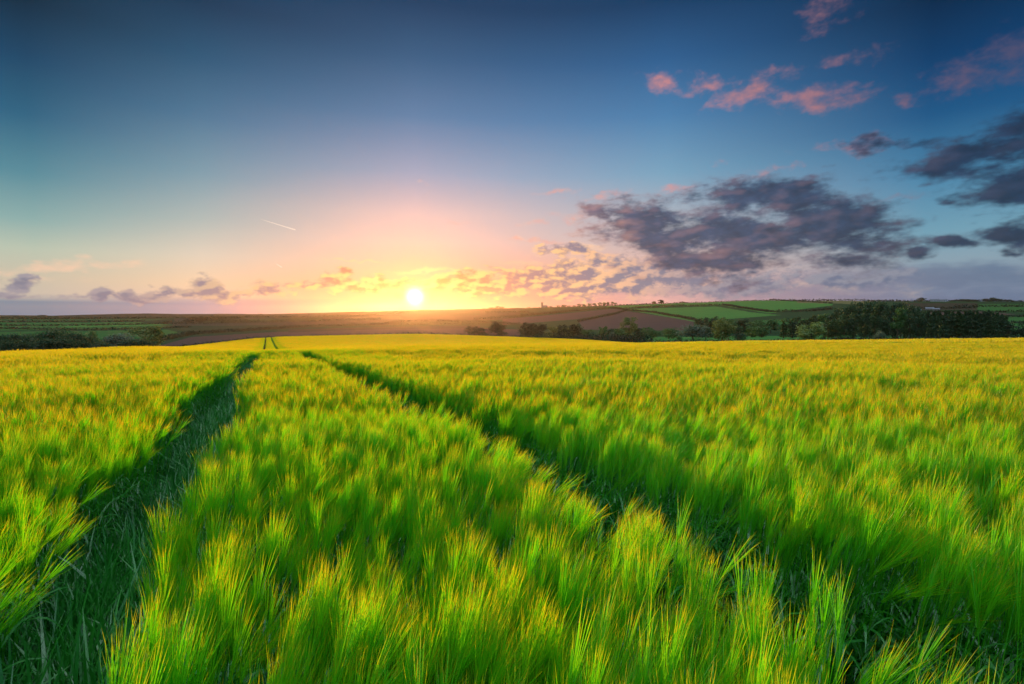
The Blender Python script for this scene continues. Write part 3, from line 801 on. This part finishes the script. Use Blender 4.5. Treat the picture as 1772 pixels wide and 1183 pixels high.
for i, px in enumerate(range(1607, 1742, 7)):
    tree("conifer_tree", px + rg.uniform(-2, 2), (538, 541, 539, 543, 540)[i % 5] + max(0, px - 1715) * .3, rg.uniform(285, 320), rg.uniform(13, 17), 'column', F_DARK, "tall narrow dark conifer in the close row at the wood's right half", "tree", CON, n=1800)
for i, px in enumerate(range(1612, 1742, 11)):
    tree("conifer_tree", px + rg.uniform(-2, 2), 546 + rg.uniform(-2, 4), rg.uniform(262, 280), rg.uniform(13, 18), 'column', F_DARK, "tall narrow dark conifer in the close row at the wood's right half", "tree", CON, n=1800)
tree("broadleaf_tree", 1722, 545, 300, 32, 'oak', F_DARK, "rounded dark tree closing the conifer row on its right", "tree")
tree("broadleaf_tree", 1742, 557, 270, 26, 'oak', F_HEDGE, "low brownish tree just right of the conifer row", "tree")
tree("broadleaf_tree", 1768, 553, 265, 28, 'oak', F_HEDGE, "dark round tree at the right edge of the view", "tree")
# --- single trees of the meadow
tree("meadow_tree", 1406, 555, 245, 50, 'oak', F_PALE, "pale yellow-green spreading tree in front of the dark wood's left end", "tree", n=3000)
tree("meadow_tree", 1250, 553, 262, 46, 'oak', F_OLIVE, "olive-brown round tree standing before the meadow, right of the willows", "tree", n=3000)
tree("meadow_tree", 1089, 547, 330, 28, 'oak', F_OLIVE, "olive round tree rising in front of the brown ploughed slope", "tree", n=2600)
tree("conifer_tree", 1357, 558, 330, 16, 'column', F_DARK, "small dark pointed conifer left of the pale tree, leftmost of two", "tree", n=1500)
tree("conifer_tree", 1372, 559, 322, 15, 'column', F_DARK, "small dark pointed conifer close beside the pale tree, right one of two", "tree", n=1500)
tree("willow_bush", 1200, 559, 290, 62, 'bush', F_GREY, "broad grey-green willow, widest bush below the green hill", "bush", n=3000)
tree("willow_bush", 1222, 562, 300, 40, 'bush', F_DARK, "dark bushy willow touching the grey willow's right side", "bush")
tree("willow_bush", 1158, 564, 320, 44, 'bush', F_MID, "rounded green bush left of the grey willow", "bush")
tree("willow_bush", 1130, 566, 310, 36, 'bush', F_MID, "small green bush between the olive tree and the rounded bush", "bush")
tree("willow_bush", 1176, 580, 225, 16, 'bush', F_MID, "little round shrub alone on the meadow grass", "bush")
tree("willow_bush", 1280, 574, 255, 36, 'bush', F_DARK, "low dark bush at the right foot of the olive-brown tree", "bush")
tree("willow_bush", 1060, 571, 300, 16, 'bush', F_GREY, "tiny silver-grey bush behind the field hedge", "bush")
tree("willow_bush", 1460, 577, 235, 40, 'bush', F_MID, "low green bramble mound at the left foot of the dark wood", "bush")
VAL = "trees of the valley belt below the green hill"
for px, yt in ((1215, 549), (1228, 547), (1243, 545), (1257, 546), (1272, 552), (1287, 550), (1300, 555), (1318, 549), (1334, 551), (1366, 549), (1382, 546), (1398, 545), (1414, 543), (1426, 540),
               (1300, 562), (1318, 561), (1275, 563), (1395, 560)):
    tree("valley_tree", px, yt, rg.uniform(470, 560) if yt < 557 else rg.uniform(360, 400), rg.uniform(22, 34), 'oak', F_MID if rg.random() < .6 else F_DARK, "dark round tree in the belt at the foot of the green hill", "tree", VAL, n=1300, size=.04)
VB = "trees of the valley left of the olive tree"
for px, yt, m in ((815, 559, F_HEDGE), (829, 561, F_HEDGE), (857, 553, F_HEDGE), (868, 556, F_HEDGE), (911, 553, F_HEDGE), (921, 552, F_HEDGE), (934, 556, F_HEDGE), 
               (958, 561, F_OLIVE), (972, 556, F_HEDGE), (984, 561, F_OLIVE), (993, 556, F_HEDGE), (1016, 566, F_MID), (1045, 560, F_MID), (1062, 562, F_DARK), (1074, 564, F_MID), (1104, 563, F_DARK), (1118, 561, F_MID)):
    tree("valley_tree", px, yt + 3, rg.uniform(320, 400), rg.uniform(20, 34), 'oak', m, "small round tree in the valley belt between the sunlit field and ploughed slope", "tree", VB, n=1300, size=.04)
# --- scrub wood on the left
LW = "trees of the scrub wood at the left"
for px, yt in ((-20, 576), (0, 578), (18, 576), (36, 574), (54, 573), (70, 575), (88, 568), (102, 566), (116, 569), (130, 575), (146, 579), (160, 581), (225, 584), (240, 588), (254, 591),
               (8, 586), (40, 584), (75, 585), (110, 584), (140, 588), (170, 590)):
    tree("scrub_tree", px, yt - 3, (rg.uniform(190, 230) if yt < 583 else rg.uniform(150, 180)) + max(0, px - 150) * .5, rg.uniform(40, 56), 'bush', F_DARK, "dark low scrub tree in the thicket along the field's left side", "tree", LW, n=2200)
tree("scrub_tree", 205, 574, 235, 78, 'bush', F_GREY, "wide grey-green sallow bush at the right end of the left thicket", "bush", n=3000)
tree("meadow_tree", 253, 561, 300, 58, 'oak', F_OLIVE, "olive-green round tree standing behind the left thicket", "tree", n=3000)
tree("scrub_tree", 160, 566, 330, 20, 'bush', F_MID, "small bright green shrub on the pasture above the left thicket", "bush")
# --- trees on the skyline
def ridge_d(px):
    a = azel(px, HOR)[0]; m = (_dd > 1300) & (_dd < 3000)
    z = ground(np.sin(a) * _dd, np.cos(a) * _dd)
    return float(_dd[m][np.argmax(((z - EYE) / _dd)[m])])
RC = "trees of the ridge copse right of the church tower"
for px, yt, w_ in ((966, 528, 9), (975, 526, 10), (984, 528, 9), (993, 528, 9), (1002, 525, 10), (1011, 525, 10), (1020, 524, 10), (1029, 524, 9), (1038, 522.5, 9), (1045, 521, 8), (1052, 521.5, 8), (1059, 521.5, 8), (1065, 523, 7)):
    tree("skyline_tree", px, yt, ridge_d(px) - 60, w_, 'oak', F_DARK, "dark tree in the copse on the skyline right of the church tower", "tree", RC, n=500, size=.06)
RV = "trees round the church tower"
for px, yt, w_ in ((838, 533, 10), (850, 531, 12), (860, 529, 12), (868, 530, 12), (880, 533, 8), (892, 533, 8), (904, 532.5, 8), (915, 531, 8), (926, 531.5, 8), (933, 531, 6), (946, 530, 7), (953, 529, 8)):
    tree("skyline_tree", px, yt, ridge_d(px) - 70, w_, 'oak', F_DARK, "dark tree on the ridge between the sun and the church tower's foot", "tree", RV, n=500, size=.06)
for px, yt, w_, lab in ((1131, 520.5, 8, "low dark tree alone on the hill crest, left one of a pair"), (1144, 518, 14, "wind-bent tree alone on the hill crest, right one of a pair"),
                        (1182, 521, 7, "tiny thorn tree on the crest hedge of the green hill"), (1251, 524, 6, "tiny round tree on the hedge crossing the green hill"),
                        (1594, 514, 12, "isolated round tree on the skyline above the dark wood's right half"), (28, 545.5, 12, "small round tree on the skyline nearest the left edge of the view"),
                        (75, 544.5, 16, "low wide clump of foliage on the far left skyline, larger than its neighbour"), (450, 542.5, 9, "tiny tree on the skyline above the two wheel tracks"), (508, 543.5, 7, "tiny bush on the skyline between wheel tracks and sun")):
    tree("skyline_tree", px, yt, ridge_d(px) - 60, w_, 'ash' if px == 1144 else 'oak', F_DARK, lab, "tree", n=700, size=.06)
RR = "trees of the skyline right of the farm"
for px, yt, w_ in ((1652, 518, 14), (1664, 517, 14), (1676, 517, 14), (1688, 518, 12), (1706, 516, 16), (1716, 514.5, 16), (1728, 516, 16), (1740, 518, 14), (1752, 519, 12), (1766, 519, 12)):
    tree("skyline_tree", px, yt, ridge_d(px) - 60, w_, 'oak', F_DARK, "dark tree on the skyline right of the pale farm roofs", "tree", RR, n=600, size=.06)

def hedge(pts, hgt, wid, label, mat=F_HEDGE, name="hedgerow", world=False, dens=1.0, d0=300):
    """hedge following a polyline of ground points"""
    P = [(at(*p) if world else hit(*p, d0)[:3]) for p in pts]
    P = np.array(P)
    if not world and pts[0][0] < 0: hgt *= .62; wid *= .6       # low field banks on the left slopes
    seg = np.hypot(*(np.diff(P[:, :2], axis=0).T)); cum = np.concatenate([[0], np.cumsum(seg)])
    L = cum[-1]; dm = float(np.hypot(P[:, 0], P[:, 1]).mean())
    rg_ = np.random.RandomState(int(abs(pts[0][0]) * 7 + abs(pts[0][1]) * 3) % 9999)
    card = max(.35, dm * .0011)
    n = int(min(14000, max(300, dens * L * (hgt + wid) / (card * card) * .9)))
    t = rg_.uniform(0, L, n)
    x = np.interp(t, cum, P[:, 0]); y = np.interp(t, cum, P[:, 1])
    hv = hgt * (1 + .30 * fbm(t / (hgt * 3.0), t * 0 + 3, 3) + .15 * rg_.normal(size=n))
    dirx = np.interp(t, cum, np.gradient(P[:, 0], cum)); diry = np.interp(t, cum, np.gradient(P[:, 1], cum)); ll = np.hypot(dirx, diry)
    u = rg_.uniform(-1, 1, n) * wid / 2; q = rg_.uniform(0, 1, n) ** .8
    x = x - diry / ll * u; y = y + dirx / ll * u
    z = ground(x, y) + q * hv * np.sqrt(np.clip(1 - (u / wid * 1.6) ** 2, .1, 1))
    c0 = np.array([x.mean(), y.mean(), z.min()])
    V, Fc = cards(np.stack([x, y, z], -1) - c0, card, rg_)
    o = mesh_obj(name, V, Fc, mat, loc=c0)
    return tag(o, label, "hedge")
edge_pts = lambda a, b, off, k=12: [(p, float(edge_d(az_of(p))[0]) + off) for p in np.linspace(a, b, k)]
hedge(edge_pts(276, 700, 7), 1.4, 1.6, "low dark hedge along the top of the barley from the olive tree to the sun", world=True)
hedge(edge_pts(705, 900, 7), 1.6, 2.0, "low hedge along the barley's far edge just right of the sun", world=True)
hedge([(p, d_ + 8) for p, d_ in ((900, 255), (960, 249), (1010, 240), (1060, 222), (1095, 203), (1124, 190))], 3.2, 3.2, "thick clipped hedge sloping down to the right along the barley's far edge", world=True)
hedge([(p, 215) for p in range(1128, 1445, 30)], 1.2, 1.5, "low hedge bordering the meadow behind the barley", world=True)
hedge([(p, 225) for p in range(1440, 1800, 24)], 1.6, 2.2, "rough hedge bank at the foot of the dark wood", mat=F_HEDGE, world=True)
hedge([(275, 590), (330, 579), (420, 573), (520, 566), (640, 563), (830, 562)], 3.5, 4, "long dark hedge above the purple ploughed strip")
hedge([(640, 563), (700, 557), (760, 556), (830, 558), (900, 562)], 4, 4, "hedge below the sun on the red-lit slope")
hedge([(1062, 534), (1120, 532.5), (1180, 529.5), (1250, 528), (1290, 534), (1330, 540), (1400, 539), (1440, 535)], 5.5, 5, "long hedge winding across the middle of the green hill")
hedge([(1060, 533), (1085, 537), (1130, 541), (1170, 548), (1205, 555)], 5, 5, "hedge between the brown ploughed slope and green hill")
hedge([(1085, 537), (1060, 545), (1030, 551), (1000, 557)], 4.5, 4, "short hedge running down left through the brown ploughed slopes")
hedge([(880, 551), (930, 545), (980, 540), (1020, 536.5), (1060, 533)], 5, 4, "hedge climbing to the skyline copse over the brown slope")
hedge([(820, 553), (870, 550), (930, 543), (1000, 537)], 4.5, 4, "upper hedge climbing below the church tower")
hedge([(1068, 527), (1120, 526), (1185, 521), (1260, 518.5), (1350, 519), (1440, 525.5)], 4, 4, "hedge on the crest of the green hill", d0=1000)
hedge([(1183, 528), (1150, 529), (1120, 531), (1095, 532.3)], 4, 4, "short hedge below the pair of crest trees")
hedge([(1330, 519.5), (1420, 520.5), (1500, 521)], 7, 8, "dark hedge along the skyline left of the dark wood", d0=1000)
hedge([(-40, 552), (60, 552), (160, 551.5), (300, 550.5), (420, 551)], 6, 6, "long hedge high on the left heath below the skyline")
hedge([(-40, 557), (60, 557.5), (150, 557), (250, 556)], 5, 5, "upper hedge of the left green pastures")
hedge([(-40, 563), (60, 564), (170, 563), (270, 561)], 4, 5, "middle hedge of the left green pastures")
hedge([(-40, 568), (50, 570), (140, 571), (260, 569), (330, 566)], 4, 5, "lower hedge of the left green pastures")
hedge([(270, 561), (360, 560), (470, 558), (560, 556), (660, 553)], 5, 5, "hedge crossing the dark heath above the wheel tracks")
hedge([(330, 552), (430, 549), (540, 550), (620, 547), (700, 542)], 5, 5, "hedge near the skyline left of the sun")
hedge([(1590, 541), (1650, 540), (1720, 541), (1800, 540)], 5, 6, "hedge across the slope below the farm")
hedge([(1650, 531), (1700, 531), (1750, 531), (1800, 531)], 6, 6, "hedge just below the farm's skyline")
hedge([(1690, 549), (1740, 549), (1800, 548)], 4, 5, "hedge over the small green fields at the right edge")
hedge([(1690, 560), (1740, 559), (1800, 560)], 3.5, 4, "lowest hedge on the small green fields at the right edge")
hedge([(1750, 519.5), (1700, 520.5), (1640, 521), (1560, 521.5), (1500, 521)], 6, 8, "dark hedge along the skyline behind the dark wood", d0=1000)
# rough bushes that line the slopes
def bushy(pts, label, **k): hedge(pts, 5, 9, label, name="thicket", **k)
bushy([(560, 548), (620, 547), (660, 545)], "dark thicket on the slope left of the sun")
bushy([(840, 541), (880, 540), (915, 541)], "dark thicket below the church tower")
bushy([(320, 557), (360, 555), (430, 556)], "dark thicket on the heath above the barley")
bushy([(1590, 534), (1650, 534), (1690, 533)], "dark thicket beside the farm buildings")

# ------------------------------------------------------------------ church and farm
def plain(name, col, rough=.9):
    def b(t):
        n = t.noise(t.new('ShaderNodeNewGeometry').outputs['Position'], .8, 4)[0]
        return principled(t, t.mix(n, tuple(c * .7 for c in col[:3]) + (1,), col), rough, .2)
    return surf(name, b)
M_STONE = plain("stone", (.20, .18, .16, 1)); M_RENDER = plain("limewash", (.36, .36, .35, 1)); M_SLATE = plain("slate", (.15, .16, .18, 1)); M_PALE = plain("pale_roof", (.20, .21, .23, 1)); M_GLASS = plain("dark_glass", (.03, .03, .035, 1), .2)
def box(V, Fc, x0, x1, y0, y1, z0, z1):
    b = len(V)
    V += [(x0, y0, z0), (x1, y0, z0), (x1, y1, z0), (x0, y1, z0), (x0, y0, z1), (x1, y0, z1), (x1, y1, z1), (x0, y1, z1)]
    Fc += [tuple(b + i for i in q) for q in ((0, 3, 2, 1), (4, 5, 6, 7), (0, 1, 5, 4), (1, 2, 6, 5), (2, 3, 7, 6), (3, 0, 4, 7))]
def thing(name, label, cat, loc, rz, group=None):
    e = bpy.data.objects.new(name, None); COL.objects.link(e); e.location = loc; e.rotation_euler = (0, 0, rz)
    return tag(e, label, cat, group)
d_ = ridge_d(938) - 40; x, y, z = at(938, d_)
top = EYE + float(tan_of(azel(938, HOR)[0], 521.5)) * d_ - z
k = top / 25.0
e = thing("church_tower", "square church tower with battlements and corner pinnacles on the skyline", "church", (x, y, z - 1), -azel(938, HOR)[0] + .12); e.scale = (1.15, 1.15, k)
V, Fc = [], []; box(V, Fc, -3.6, 3.6, -3.6, 3.6, 0, 21); box(V, Fc, -3.85, 3.85, -3.85, 3.85, 7, 7.4); box(V, Fc, -3.85, 3.85, -3.85, 3.85, 14, 14.4); box(V, Fc, -3.9, 3.9, -3.9, 3.9, 21, 21.5)
mesh_obj("wall", V, Fc, M_STONE, parent=e)
V, Fc = [], []
for q in (-2.9, -.97, .97, 2.9):
    box(V, Fc, q - .5, q + .5, -3.88, -3.4, 21.5, 22.6); box(V, Fc, q - .5, q + .5, 3.4, 3.88, 21.5, 22.6); box(V, Fc, -3.88, -3.4, q - .5, q + .5, 21.5, 22.6); box(V, Fc, 3.4, 3.88, q - .5, q + .5, 21.5, 22.6)
mesh_obj("battlement", V, Fc, M_STONE, parent=e)
for sx in (-1, 1):
    for sy in (-1, 1):
        V, Fc = [], []; box(V, Fc, sx*3.6-.45, sx*3.6+.45, sy*3.6-.45, sy*3.6+.45, 21.5, 23.6); b = len(V); V += [(sx*3.6-.4, sy*3.6-.4, 23.6), (sx*3.6+.4, sy*3.6-.4, 23.6), (sx*3.6+.4, sy*3.6+.4, 23.6), (sx*3.6-.4, sy*3.6+.4, 23.6), (sx*3.6, sy*3.6, 25)]
        Fc += [(b, b+1, b+4), (b+1, b+2, b+4), (b+2, b+3, b+4), (b+3, b, b+4)]; mesh_obj("pinnacle", V, Fc, M_STONE, parent=e)
for q in (16.5, 9.5):
    V, Fc = [], []; box(V, Fc, -.9, .9, -3.66, -3.5, q, q + 3.2); mesh_obj("window", V, Fc, M_GLASS, parent=e)
V, Fc = [], []; box(V, Fc, 3.62, 22, -3.2, 3.2, 0, 7); mesh_obj("nave", V, Fc, M_STONE, parent=e)
V = [(3.62, -3.6, 7), (22.3, -3.6, 7), (22.3, 3.6, 7), (3.62, 3.6, 7), (3.62, 0, 11), (22.3, 0, 11)]; mesh_obj("roof", V, [(0, 1, 5, 4), (2, 3, 4, 5), (0, 4, 3), (1, 2, 5), (0, 3, 2, 1)], M_SLATE, parent=e)
def house(px, py, lx, ly, hw, hr, rz, wm, rm, label, cat="house", d0=600, wins=3):
    x, y, z, d = hit(px, py, d0)
    e = thing("farm_building", label, cat, (x, y, z - .3), -azel(px, HOR)[0] + rz)
    V, Fc = [], []; box(V, Fc, -lx, lx, -ly, ly, 0, hw); b = len(V)
    V += [(-lx + .01, -ly + .01, hw), (-lx + .01, ly - .01, hw), (-lx + .01, 0, hw + hr * .97), (lx - .01, -ly + .01, hw), (lx - .01, ly - .01, hw), (lx - .01, 0, hw + hr * .97)]; Fc += [(b, b+2, b+1), (b+3, b+4, b+5)]
    mesh_obj("wall", V, Fc, wm, parent=e)
    V = [(-lx-.4, -ly-.4, hw-.1), (lx+.4, -ly-.4, hw-.1), (lx+.4, 0, hw+hr), (-lx-.4, 0, hw+hr), (lx+.4, ly+.4, hw-.1), (-lx-.4, ly+.4, hw-.1)]
    V += [(a, b_, c - .25) for a, b_, c in V]
    r = mesh_obj("roof", V, [(0, 1, 2, 3), (3, 2, 4, 5), (6, 9, 8, 7), (9, 11, 10, 8), (0, 6, 7, 1), (5, 4, 10, 11), (0, 3, 9, 6), (3, 5, 11, 9), (1, 7, 8, 2), (2, 8, 10, 4)], rm, parent=e)
    if cat == "house":
        V, Fc = [], []; box(V, Fc, lx - 1.6, lx - .6, -.5, .5, hw + hr * .5, hw + hr + 1.2); mesh_obj("chimney", V, Fc, M_STONE, parent=r)
    for i in range(wins):
        c = -lx + (i + .5) * 2 * lx / wins; V, Fc = [], []; box(V, Fc, c - .6, c + .6, -ly - .03, -ly + .1, hw * .35, hw * .75); mesh_obj("window", V, Fc, M_GLASS, parent=e)
house(1616, 521.5, 12, 5, 5, 4, .2, M_RENDER, M_SLATE, "whitewashed farmhouse on the skyline above the dark wood", d0=1500)
house(1630, 521.8, 9, 5, 4.5, 3.5, -.3, M_RENDER, M_SLATE, "smaller pale farmhouse beside the whitewashed one on the skyline", d0=1500)
house(1608, 536, 8, 5, 3.5, 3, .15, M_STONE, M_PALE, "long barn with pale grey roof below the skyline farm", "barn", wins=4)
house(1620, 537, 6, 4, 3.5, 2.5, -.2, M_STONE, M_PALE, "shorter pale-roofed barn right beside the long barn", "barn", wins=3)
house(1585, 538, 8, 5, 4.5, 3.5, .6, M_RENDER, M_SLATE, "small house at the left end of the barns")

# ------------------------------------------------------------------ air
_g = bpy.data.objects['ground'].data; _z = np.empty(len(_g.vertices) * 3, np.float32); _g.vertices.foreach_get('co', _z); _z = _z[2::3]
ZLOW, ZTOP = float(_z.min()), max(float(_z.max()), 60.0) + 32
print('ground', ZLOW, _z.max())
def haze(density, aniso, color):
    V, Fc = [], []; box(V, Fc, -5300, 5300, -5300, 5300, ZLOW - 1.5, ZTOP + 3)
    o = bpy.data.objects.new("haze", bpy.data.meshes.new("haze")); o.data.from_pydata(V, [], Fc); COL.objects.link(o)
    m = bpy.data.materials.new("air"); m.use_nodes = True; m.node_tree.nodes.clear(); t = NT(m.node_tree)
    out = t.new('ShaderNodeOutputMaterial'); v = t.new('ShaderNodeVolumePrincipled')
    v.inputs['Color'].default_value = color; v.inputs['Density'].default_value = density; v.inputs['Anisotropy'].default_value = aniso
    t.put(out.inputs['Volume'], v.outputs[0]); o.data.materials.append(m)
    tag(o, kind="stuff")
haze(0.000023, .84, (1.0, .56, .45, 1))
